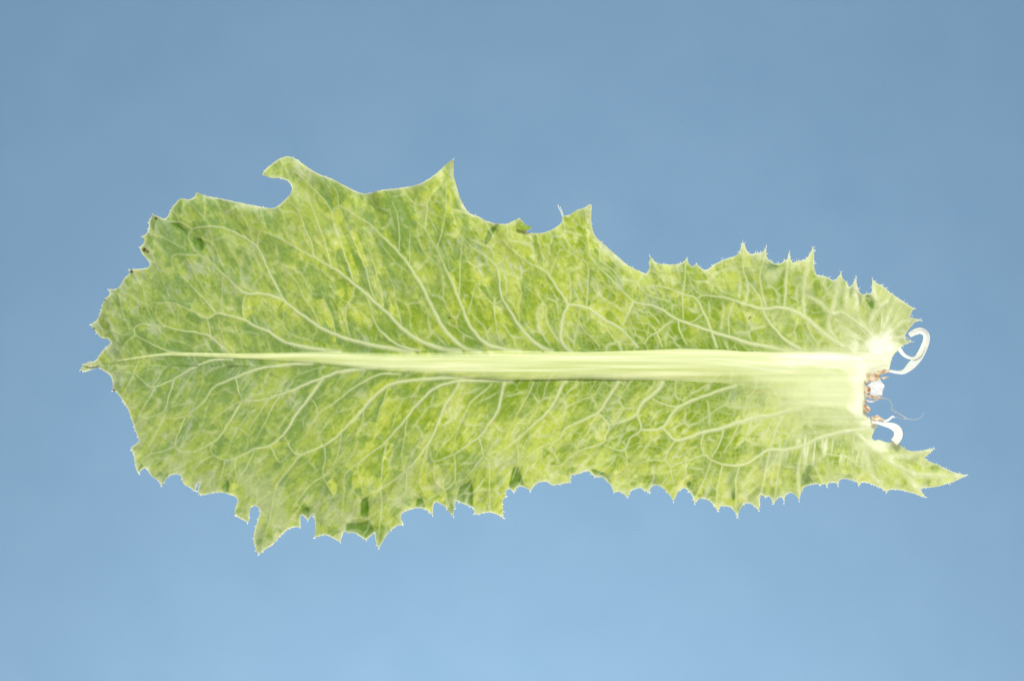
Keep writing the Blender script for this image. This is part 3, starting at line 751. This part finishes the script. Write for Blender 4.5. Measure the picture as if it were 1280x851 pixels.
def build_blade():
    inn = SD > 0
    vid = np.full((NY, NX), -1, np.int64)
    ys, xs = np.nonzero(inn)
    vid[ys, xs] = np.arange(len(ys))
    PX = [gx[xs]]; PY = [gy[ys]]
    cnt = len(ys)
    # crossings on horizontal / vertical grid edges
    he = inn[:, :-1] != inn[:, 1:]; hid = np.full(he.shape, -1, np.int64)
    jy, jx = np.nonzero(he); hid[jy, jx] = cnt + np.arange(len(jy)); cnt += len(jy)
    a = SD[jy, jx]; b = SD[jy, jx + 1]; t = np.clip(a / (a - b), 0.02, 0.98)
    PX.append(gx[jx] + t * H); PY.append(gy[jy])
    ve = inn[:-1, :] != inn[1:, :]; vvid = np.full(ve.shape, -1, np.int64)
    ky, kx = np.nonzero(ve); vvid[ky, kx] = cnt + np.arange(len(ky)); cnt += len(ky)
    a = SD[ky, kx]; b = SD[ky + 1, kx]; t = np.clip(a / (a - b), 0.02, 0.98)
    PX.append(gx[kx]); PY.append(gy[ky] + t * H)
    px = np.concatenate(PX); py = np.concatenate(PY)
    full = inn[:-1, :-1] & inn[:-1, 1:] & inn[1:, 1:] & inn[1:, :-1]
    fy, fx = np.nonzero(full)
    q0, q1, q2, q3 = vid[fy, fx], vid[fy, fx + 1], vid[fy + 1, fx + 1], vid[fy + 1, fx]
    tris = [np.stack([q0, q3, q2], 1), np.stack([q0, q2, q1], 1)]
    part = (inn[:-1, :-1] | inn[:-1, 1:] | inn[1:, 1:] | inn[1:, :-1]) & ~full
    pt = []; bd = []
    for j, i in zip(*np.nonzero(part)):
        corners = [(vid[j, i], hid[j, i]), (vid[j, i+1], vvid[j, i+1]), (vid[j+1, i+1], hid[j+1, i]), (vid[j+1, i], vvid[j, i])]
        ring = []
        for k in range(4):
            if corners[k][0] >= 0: ring.append((corners[k][0], False))
            if corners[k][1] >= 0: ring.append((corners[k][1], True))
        m = len(ring)
        # ambiguous saddle cells: treat as joined
        for k in range(1, m - 1):
            pt.append((ring[0][0], ring[k + 1][0], ring[k][0]))
        for k in range(m):
            if ring[k][1] and ring[(k + 1) % m][1]:
                bd.append((ring[k][0], ring[(k + 1) % m][0]))
    tris.append(np.array(pt, np.int64))
    T = np.concatenate(tris); bd = np.array(bd, np.int64)
    F = {n_: sample(NET[n_], px, py) for n_ in FN}
    z = sample(Z, px, py)
    edw = np.minimum(sample(EDW, px, py), 30)
    thick = 0.5 + 1.3 * smooth(0, 12, edw) + 2.0 * F['pale']
    N = len(px)
    verts = np.concatenate([np.stack([px, py, z], 1), np.stack([px, py, z - thick], 1)])
    side1 = np.stack([bd[:, 0], bd[:, 1], bd[:, 1] + N], 1); side2 = np.stack([bd[:, 0], bd[:, 1] + N, bd[:, 0] + N], 1)
    faces = np.concatenate([T, T[:, ::-1] + N, side1, side2])
    at = {k: np.concatenate([v, v]) for k, v in F.items()}
    return mesh_obj('leaf_blade', verts, faces, M_BLADE, leaf, attrs=at)
blade = build_blade()

def build_midrib():
    xs = np.arange(146, 1083, 1.4)
    nv = 25
    vs = np.linspace(0, 1, nv)
    Xg, Vg = np.meshgrid(xs, vs, indexing='ij')
    t = rib_top(Xg); b = rib_bot(Xg); h = rib_h(Xg)
    Yg = t + (b - t) * Vg
    base = sample(Z, Xg, Yg)
    u = 2 * Vg - 1
    sharp = np.where(Vg < 0.5, smooth(740, 830, Xg) * smooth(970, 910, Xg), smooth(560, 640, Xg) * smooth(830, 740, Xg))
    prof = (1 - np.abs(u) ** 2.0) * (1 - sharp) + (1 - np.abs(u) ** 3.2) ** 0.62 * sharp
    lowblend = smooth(800, 930, Xg) * smooth(0.3, 1.0, Vg)
    prof = prof * (1 - 0.75 * lowblend)
    ridges = 0.45 * (vnoise(Vg * 13, Xg / 260.0, 301) - 0.5) + 0.5 * (vnoise(Vg * 6, Xg / 340.0, 311) - 0.5)
    ground = base
    h = h * (1 - 0.92 * smooth(985, 1072, Xg))
    Zg = ground + h * prof + ridges * np.minimum(h / 6, 1.4) * (1 - np.abs(u) ** 4) - 0.5 + 0.9 * smooth(0, 0.06 + 0.55 * np.maximum(lowblend, 1 - sharp), prof)
    P = np.stack([Xg, Yg, Zg], -1).reshape(-1, 3)
    i, j = np.meshgrid(np.arange(len(xs) - 1), np.arange(nv - 1), indexing='ij')
    q = i * nv + j
    top = np.stack([q, q + 1, q + nv + 1, q + nv], -1).reshape(-1, 4)
    # flat underside sunk in the blade
    Pb = P.copy(); Pb[:, 2] = (ground - 1.6).reshape(-1)
    n0 = len(P)
    bot = top[:, ::-1] + n0
    sides = []
    for a in range(len(xs) - 1):
        for jj, fl in ((0, 0), (nv - 1, 1)):
            p, r_ = a * nv + jj, (a + 1) * nv + jj
            sides.append((p, r_, r_ + n0, p + n0) if fl == 0 else (r_, p, p + n0, r_ + n0))
    for jj in range(nv - 1):
        p = jj; sides.append((p + 1, p, p + n0, p + 1 + n0))
        p = (len(xs) - 1) * nv + jj; sides.append((p, p + 1, p + 1 + n0, p + n0))
    faces = np.concatenate([top, bot + n0, np.array(sides) + 2 * n0 * 0 + 0])
    faces[len(top) + len(bot):] += n0 * 2
    faces[len(top):len(top) + len(bot)] -= n0
    at = {k_: np.tile(sample(NET[k_], P[:, 0], P[:, 1]), 4) for k_ in FN}
    rib = (1 - 0.90 * smooth(0.30, 1.0, Vg) * smooth(850, 960, Xg)) * smooth(130, 330, Xg) ** 0.5
    soft = smooth(760, 560, Xg)
    rib = rib * (1 - soft * (1 - smooth(0, 0.30, Vg) * smooth(1.0, 0.62, Vg)))
    rib = rib * (1 - 0.20 * smooth(0.70, 1.0, Vg)) * np.clip(0.5 + 0.5 * smooth(0, 0.1, Vg) , 0, 1)
    rib = rib * (1 - smooth(960, 1065, Xg))
    at['rib'] = np.tile(rib.reshape(-1), 4)
    at['streak'] = np.maximum(at['streak'], np.tile(rib.reshape(-1), 4))
    at['dark_green'] = at['dark_green'] * 0
    at['vein'] = np.maximum(at['vein'], 0.5 * np.tile(smooth(420, 200, Xg).reshape(-1), 4))
    at['bloom'] = at['bloom'] * 0.3
    # the rib whitens towards the base
    at['pale'] = np.maximum(at['pale'], np.tile((0.72 * smooth(560, 960, Xg) * smooth(1075, 985, Xg) * (1 - smooth(0.40, 0.75, Vg)) * (0.45 + 0.55 * vnoise(Vg * 15, Xg / 220, 331))).reshape(-1), 4))
    return mesh_obj('midrib', np.concatenate([P, Pb, P, Pb]), faces, M_RIB, leaf, attrs=at)
midrib = build_midrib()

def build_vein(c, w):
    d = np.gradient(c, axis=0); d /= np.maximum(np.hypot(d[:, 0], d[:, 1]), 1e-6)[:, None]
    nr = np.stack([-d[:, 1], d[:, 0]], 1)
    w = np.where(w < 2.4, 0.78 * w, w * 0.90)
    us = np.array([-1.0, -0.8, -0.42, 0.0, 0.42, 0.8, 1.0])
    hp = np.array([-0.45, 0.30, 0.95, 0.72, 0.95, 0.30, -0.45])
    fv = np.array([0.55, 0.8, 1.0, 0.82, 1.0, 0.8, 0.55, 0.5, 0.5])
    t = np.linspace(0, 1, len(c))
    hw = w * 0.5 * np.where(t > 0.94, np.maximum((1 - t) / 0.06, 0.25), 1)
    pts = c[:, None, :] + nr[:, None, :] * (us[None, :, None] * hw[:, None, None])
    zb = sample(Z, pts[..., 0], pts[..., 1])
    zc = zb.mean(1, keepdims=True) * 0.6 + zb * 0.4
    z = zc + hp[None, :] * (0.10 + 0.05 * w[:, None])
    e0 = smooth(0, 0.10, t) if w[0] > w[-1] else smooth(1, 0.86, t)
    z = z - 1.1 * (1 - e0)[:, None]
    P = np.concatenate([pts, z[..., None]], -1)
    low = P[:, [0, -1], :].copy(); low[:, :, 2] -= 0.8
    P = np.concatenate([P, low[:, ::-1]], 1)      # closed ring
    m = P.shape[1]; L = len(c)
    i, j = np.meshgrid(np.arange(L - 1), np.arange(m), indexing='ij')
    q = i * m + j; q2 = i * m + (j + 1) % m
    faces = np.stack([q, q + m, q2 + m, q2], -1).reshape(-1, 4)
    fl = [tuple(f_) for f_ in faces.tolist()] + [tuple(range(m)), tuple(range((L - 1) * m, L * m))[::-1]]
    P = P.reshape(-1, 3)
    at = {k_: sample(NET[k_], P[:, 0], P[:, 1]) for k_ in FN}
    at['vein'] = ((np.clip(0.66 + 0.12 * w, 0, 1.0) * (1 - 0.50 * smooth(0.45, 1, t)))[:, None] * fv[None, :]).reshape(-1)
    at['edge'] = at['edge'] * 0.5
    at['pale'] = np.maximum(at['pale'], 0.40 * smooth(560, 980, P[:, 0]))
    at['bloom'] = at['bloom'] * 0.3
    at['dark_green'] = at['dark_green'] * 0.7
    return mesh_obj('vein', P, fl, M_VEIN, leaf, attrs=at)
for c, w in VS:
    build_vein(c, w)

# ------------------------------------------------------------------ torn base: peeled strips, flake, browned tissue, fibres
def ribbon(name, pts, widths, zs, tilt, mat, th=0.5, cup=0.25):
    P = catmull(np.array(pts, float), 1.0)
    t = np.linspace(0, 1, len(P)); tt = np.linspace(0, 1, len(pts))
    w = np.interp(t, tt, widths); z = np.interp(t, tt, zs); tl = np.interp(t, tt, tilt)
    d = np.gradient(P, axis=0); d /= np.maximum(np.hypot(d[:, 0], d[:, 1]), 1e-6)[:, None]
    nr = np.stack([-d[:, 1], d[:, 0]], 1)
    us = np.linspace(-1, 1, 9)
    xy = P[:, None, :] + nr[:, None, :] * (us[None, :, None] * (w * 0.5)[:, None, None])
    zz = z[:, None] + us[None, :] * (w * 0.5 * tl)[:, None] + cup * w[:, None] * (us[None, :] ** 2)
    zz = zz + 0.5 * (vnoise(t[:, None] * 9 + us[None, :], us[None, :] * 2 + 3, 401) - 0.5)
    top = np.concatenate([xy, zz[..., None]], -1)
    bot = top.copy(); bot[..., 2] -= th
    L, m = top.shape[:2]
    V_ = np.concatenate([top.reshape(-1, 3), bot.reshape(-1, 3)]); N = L * m
    fs = []
    for i in range(L - 1):
        for j in range(m - 1):
            q = i * m + j
            fs.append((q, q + m, q + m + 1, q + 1)); fs.append((q + N, q + 1 + N, q + m + 1 + N, q + m + N))
        q = i * m; fs.append((q, q + N, q + m + N, q + m))
        q = i * m + m - 1; fs.append((q, q + m, q + m + N, q + N))
    for j in range(m - 1):
        fs.append((j, j + 1, j + 1 + N, j + N)); q = (L - 1) * m + j; fs.append((q + 1, q, q + N, q + 1 + N))
    return mesh_obj(name, V_, fs, mat, leaf)

o = ribbon('peeled_strip', [(1104,462.5),(1112,463.5),(1122,465.2),(1130,464),(1139,456),(1147,447),(1153,436),(1156.8,425),(1156,417.5),(1150,413.5),(1143,415),(1136,419)],
       [4,3,4,6.5,10,9.5,9,8.5,8,7.5,8,6], [2,3,4,6,8,10,12,13,13,12,10,7], [0,0,.1,.2,.3,.35,.4,.5,.5,.4,.2,0], M_STRIP)
o['label'] = 'long white peeled strip of skin curling up beside the torn base'
ribbon('peeled_strip', [(1123,434),(1125.5,438.5),(1129,443),(1134,446.3),(1140,447.6),(1146,445),(1150.5,438),(1153.5,429)],
       [5,5,4,3.2,4.5,6,5.5,4], [3,4,6,8,11,14,15.5,16], [0,.1,.2,.2,.2,.3,.3,.3], M_STRIP)
o = ribbon('peeled_strip', [(1090,526.5),(1097,528),(1105,530.2),(1114,532.2),(1120.5,536.5),(1122.5,543),(1120.5,548.5),(1117,552.5)],
       [4,4,4.5,6.5,9.5,11,11,10], [3,4,6,8,9,8,5,2], [0,0,.1,.3,.4,.3,.2,0], M_STRIP, cup=0.15)
o['label'] = 'short white peeled strip folded over onto the lower lobe'
ribbon('peeled_strip', [(1104,526),(1108,525.5),(1112,523),(1115,520.5),(1118,521.5)], [3,3.4,2.8,2.4,1.6], [5,6,7,7.5,7], [0,.2,.3,.2,0], M_FLAKE)

def sheet(name, poly, mat, z0, amp, seed, th=0.5, step=0.8):
    """thin crumpled piece with a traced outline"""
    P = np.array(poly, float); c = P.mean(0)
    Pf = []
    for i in range(len(P)):
        a, b = P[i], P[(i + 1) % len(P)]
        k = max(1, int(np.hypot(*(b - a)) / step))
        for j in range(k): Pf.append(a + (b - a) * j / k)
    Pf = np.array(Pf)
    rings = 7
    vs = []
    for r_ in range(rings):
        f_ = 1 - r_ / rings
        vs.append(c + (Pf - c) * f_)
    xy = np.concatenate(vs + [c[None]])
    z = z0 + amp * (fbm(xy[:, 0] / 4.0, xy[:, 1] / 4.0, seed, 3) - 0.5)
    m = len(Pf); N = len(xy); fs = []
    for r_ in range(rings - 1):
        for j in range(m):
            a = r_ * m + j; b = r_ * m + (j + 1) % m
            fs.append((a, b, b + m, a + m))
    for j in range(m):
        fs.append(((rings - 1) * m + j, (rings - 1) * m + (j + 1) % m, N - 1))
    allf = list(fs) + [tuple(i + N for i in reversed(f_)) for f_ in fs] + [(j, j + N, (j + 1) % m + N, (j + 1) % m) for j in range(m)]
    V_ = np.concatenate([np.column_stack([xy, z]), np.column_stack([xy, z - th])])
    return mesh_obj(name, V_, allf, mat, leaf)

B8 = lambda pts: reg(1040, 470, 8.507, pts)
B7 = lambda pts: reg(1040, 390, 8.507, pts)
o = sheet('torn_flake', B8([(380,95),(420,60),(470,55),(515,40),(535,75),(556,95),(552,130),(535,160),(535,205),(500,218),(450,215),(400,200),(350,190),(352,120)]), M_FLAKE, 2.5, 5, 501)
o['label'] = 'thin white flake of torn skin at the base'
sheet('torn_flake', B8([(352,250),(400,245),(450,250),(500,240),(480,262),(430,282),(380,275)]), M_FLAKE, 1.5, 3, 505)
for k, (pl, z_) in enumerate([(B7([(612,622),(560,612),(500,618),(460,640),(420,680),(380,720),(362,745),(400,745),(440,738),(500,725),(520,700),(490,690),(510,655),(550,640),(600,640)]), 4.2),
                             (B7([(520,690),(560,685),(605,690),(575,705),(540,715)]), 3.6),
                             (B8([(345,195),(380,200),(430,210),(500,222),(545,225),(515,245),(460,245),(400,232),(352,222)]), 4.5),
                             (B8([(345,300),(380,310),(408,345),(402,385),(385,395),(350,370),(328,350),(330,320)]), 3.6),
                             (B8([(345,120),(380,100),(410,130),(400,175),(365,190),(350,165)]), 4.8),
                             (B8([(412,430),(450,425),(480,408),(500,430),(540,450),(562,478),(520,478),(470,474),(430,470)]), 4.2)]):
    sheet('browned_tissue', pl, M_BROWN, z_, 4, 520 + k, th=0.8)

def tube(name, pts, r0, r1, zs, mat, parent=leaf, sides=5):
    P = catmull(np.array(pts, float), 1.0)
    t = np.linspace(0, 1, len(P)); z = np.interp(t, np.linspace(0, 1, len(pts)), zs)
    d = np.gradient(P, axis=0); d /= np.maximum(np.hypot(d[:, 0], d[:, 1]), 1e-6)[:, None]
    nr = np.stack([-d[:, 1], d[:, 0]], 1)
    r = r0 + (r1 - r0) * t
    V_ = []
    for k in range(sides):
        a = 2 * math.pi * k / sides
        V_.append(np.column_stack([P + nr * (math.cos(a) * r)[:, None], z + math.sin(a) * r]))
    V_ = np.stack(V_, 1); L = len(P)
    fs = [(i * sides + k, (i + 1) * sides + k, (i + 1) * sides + (k + 1) % sides, i * sides + (k + 1) % sides) for i in range(L - 1) for k in range(sides)]
    fs += [tuple(range(sides))[::-1], tuple(range((L - 1) * sides, L * sides))]
    return mesh_obj(name, V_.reshape(-1, 3), fs, mat, parent)
tube('loose_fibre', B8([(530,232),(570,240),(605,255),(625,290),(635,320),(625,350),(650,375),(700,400),(745,425),(790,455)]), 0.55, 0.45, [4,5,6,7,8,8,8,7,6,5], M_FIBRE)
tube('loose_fibre', B8([(625,345),(680,375),(740,415),(800,450),(870,462),(925,445),(955,420),(970,385)]), 0.35, 0.22, [8,9,10,9,8,9,11,13], M_FIBRE)
tube('loose_fibre', B8([(660,432),(700,440),(750,455),(800,452)]), 0.32, 0.28, [7,7,7,8], M_FIBRE)
tube('loose_fibre', [(703,271),(701,265),(698,259),(697.4,256)], 0.5, 0.3, [1,3,4,4], M_HAIR)
tube('loose_fibre', [(704,270),(702.5,264),(699.5,258)], 0.4, 0.3, [1,3,5], M_HAIR)

# small folded-over tip on the upper margin
sheet('folded_tip', reg(560, 230, Q, [(362,238),(372,215),(382,190),(396,205),(412,218),(450,231),(425,243),(405,249),(385,246)]), M_FOLD, 3.0, 3, 601)

# ------------------------------------------------------------------ bristles on the teeth (too small to pick apart)
def bristles():
    rng = np.random.default_rng(5)
    vs = []; fs = []
    P = OUTF; n_ = len(P)
    area2 = np.sum(P[:, 0] * np.roll(P[:, 1], -1) - np.roll(P[:, 0], -1) * P[:, 1])
    sgn = 1 if area2 > 0 else -1
    for i in range(n_):
        a = P[i]; pr = P[i - 2]; nx_ = P[(i + 2) % n_]
        if 1079 < a[0] < 1116 and 452 < a[1] < 552:
            continue
        t = nx_ - pr; L = np.hypot(*t)
        if L < 1e-6: continue
        nrm = np.array([t[1], -t[0]]) / L * sgn
        u = (a - P[i - 1]); v = (P[(i + 1) % n_] - a)
        cr = (u[0] * v[1] - u[1] * v[0]) * sgn / (np.hypot(*u) * np.hypot(*v) + 1e-9)
        tip = cr > 0.5
        zone = 1.0 if a[0] > 790 else (0.45 if a[1] > 560 or a[0] < 200 else 0.18)
        k = 0
        if tip and zone > 0.3: k = 2
        elif rng.random() < 0.42 * zone: k = 1
        for _ in range(k):
            ln = rng.uniform(1.2, 3.6) * (1.25 if a[0] > 900 and a[1] < 400 else 0.85)
            ang = rng.normal(0, 0.45)
            dv = np.array([nrm[0] * math.cos(ang) - nrm[1] * math.sin(ang), nrm[0] * math.sin(ang) + nrm[1] * math.cos(ang)])
            side = np.array([-dv[1], dv[0]])
            b0 = a - nrm * 0.8 + side * rng.uniform(-.6, .6)
            z = float(sample(Z, a[0] - nrm[0], a[1] - nrm[1])) - 0.2
            r_ = rng.uniform(0.28, 0.5); k0 = len(vs)
            dz = rng.uniform(-0.6, 1.6)
            for q in range(4):
                an = q * math.pi / 2
                o_ = side * math.cos(an) * r_
                vs.append((b0[0] + o_[0], b0[1] + o_[1], z + math.sin(an) * r_))
            tp = b0 + dv * (ln + 0.8)
            vs.append((tp[0], tp[1], z + dz))
            fs += [(k0 + q, k0 + (q + 1) % 4, k0 + 4) for q in range(4)] + [(k0 + 3, k0 + 2, k0 + 1, k0)]
    o_ = mesh_obj('margin_bristles', vs, fs, M_HAIR, leaf, smooth_sh=False)
    o_['kind'] = 'stuff'
bristles()

# ------------------------------------------------------------------ specks of dust on the board
def dust():
    rng = np.random.default_rng(11)
    vs = []; fs = []
    k_ = (1.30 - BOARD_Z) / 1.30
    spots = [(797,663,1.3),(845,311,1.0),(852,154,0.9),(1258,247,1.0),(40,292,0.9),(1210,62,0.8),(950,797,0.9),(1004,788,0.8),(172,178,0.7),(632,147,0.7),(845,316,0.8)]
    spots += [(rng.uniform(0, 1280), rng.uniform(0, 851), rng.uniform(0.3, 0.6)) for _ in range(26)]
    for x, y, r_ in spots:
        bx_ = CX + (x - CX) * k_; by_ = CY + (y - CY) * k_; k0 = len(vs)
        m = 7
        for j in range(m):
            a = 2 * math.pi * j / m; q = r_ * rng.uniform(0.6, 1.2)
            vs.append((bx_ + math.cos(a) * q, by_ + math.sin(a) * q, BOARD_Z / S + 0.1))
        vs.append((bx_, by_, BOARD_Z / S + r_ * 0.8))
        fs += [(k0 + j, k0 + m, k0 + (j + 1) % m) for j in range(m)] + [tuple(range(k0, k0 + m))]
    o_ = mesh_obj('dust', vs, fs, plain('grey_dust', lin(120, 140, 160, 0.7), 0.9, noise=0.4), None)
    o_['kind'] = 'stuff'; o_['label'] = 'tiny grey dust specks scattered on the blue board'; o_['category'] = 'dust'
dust()
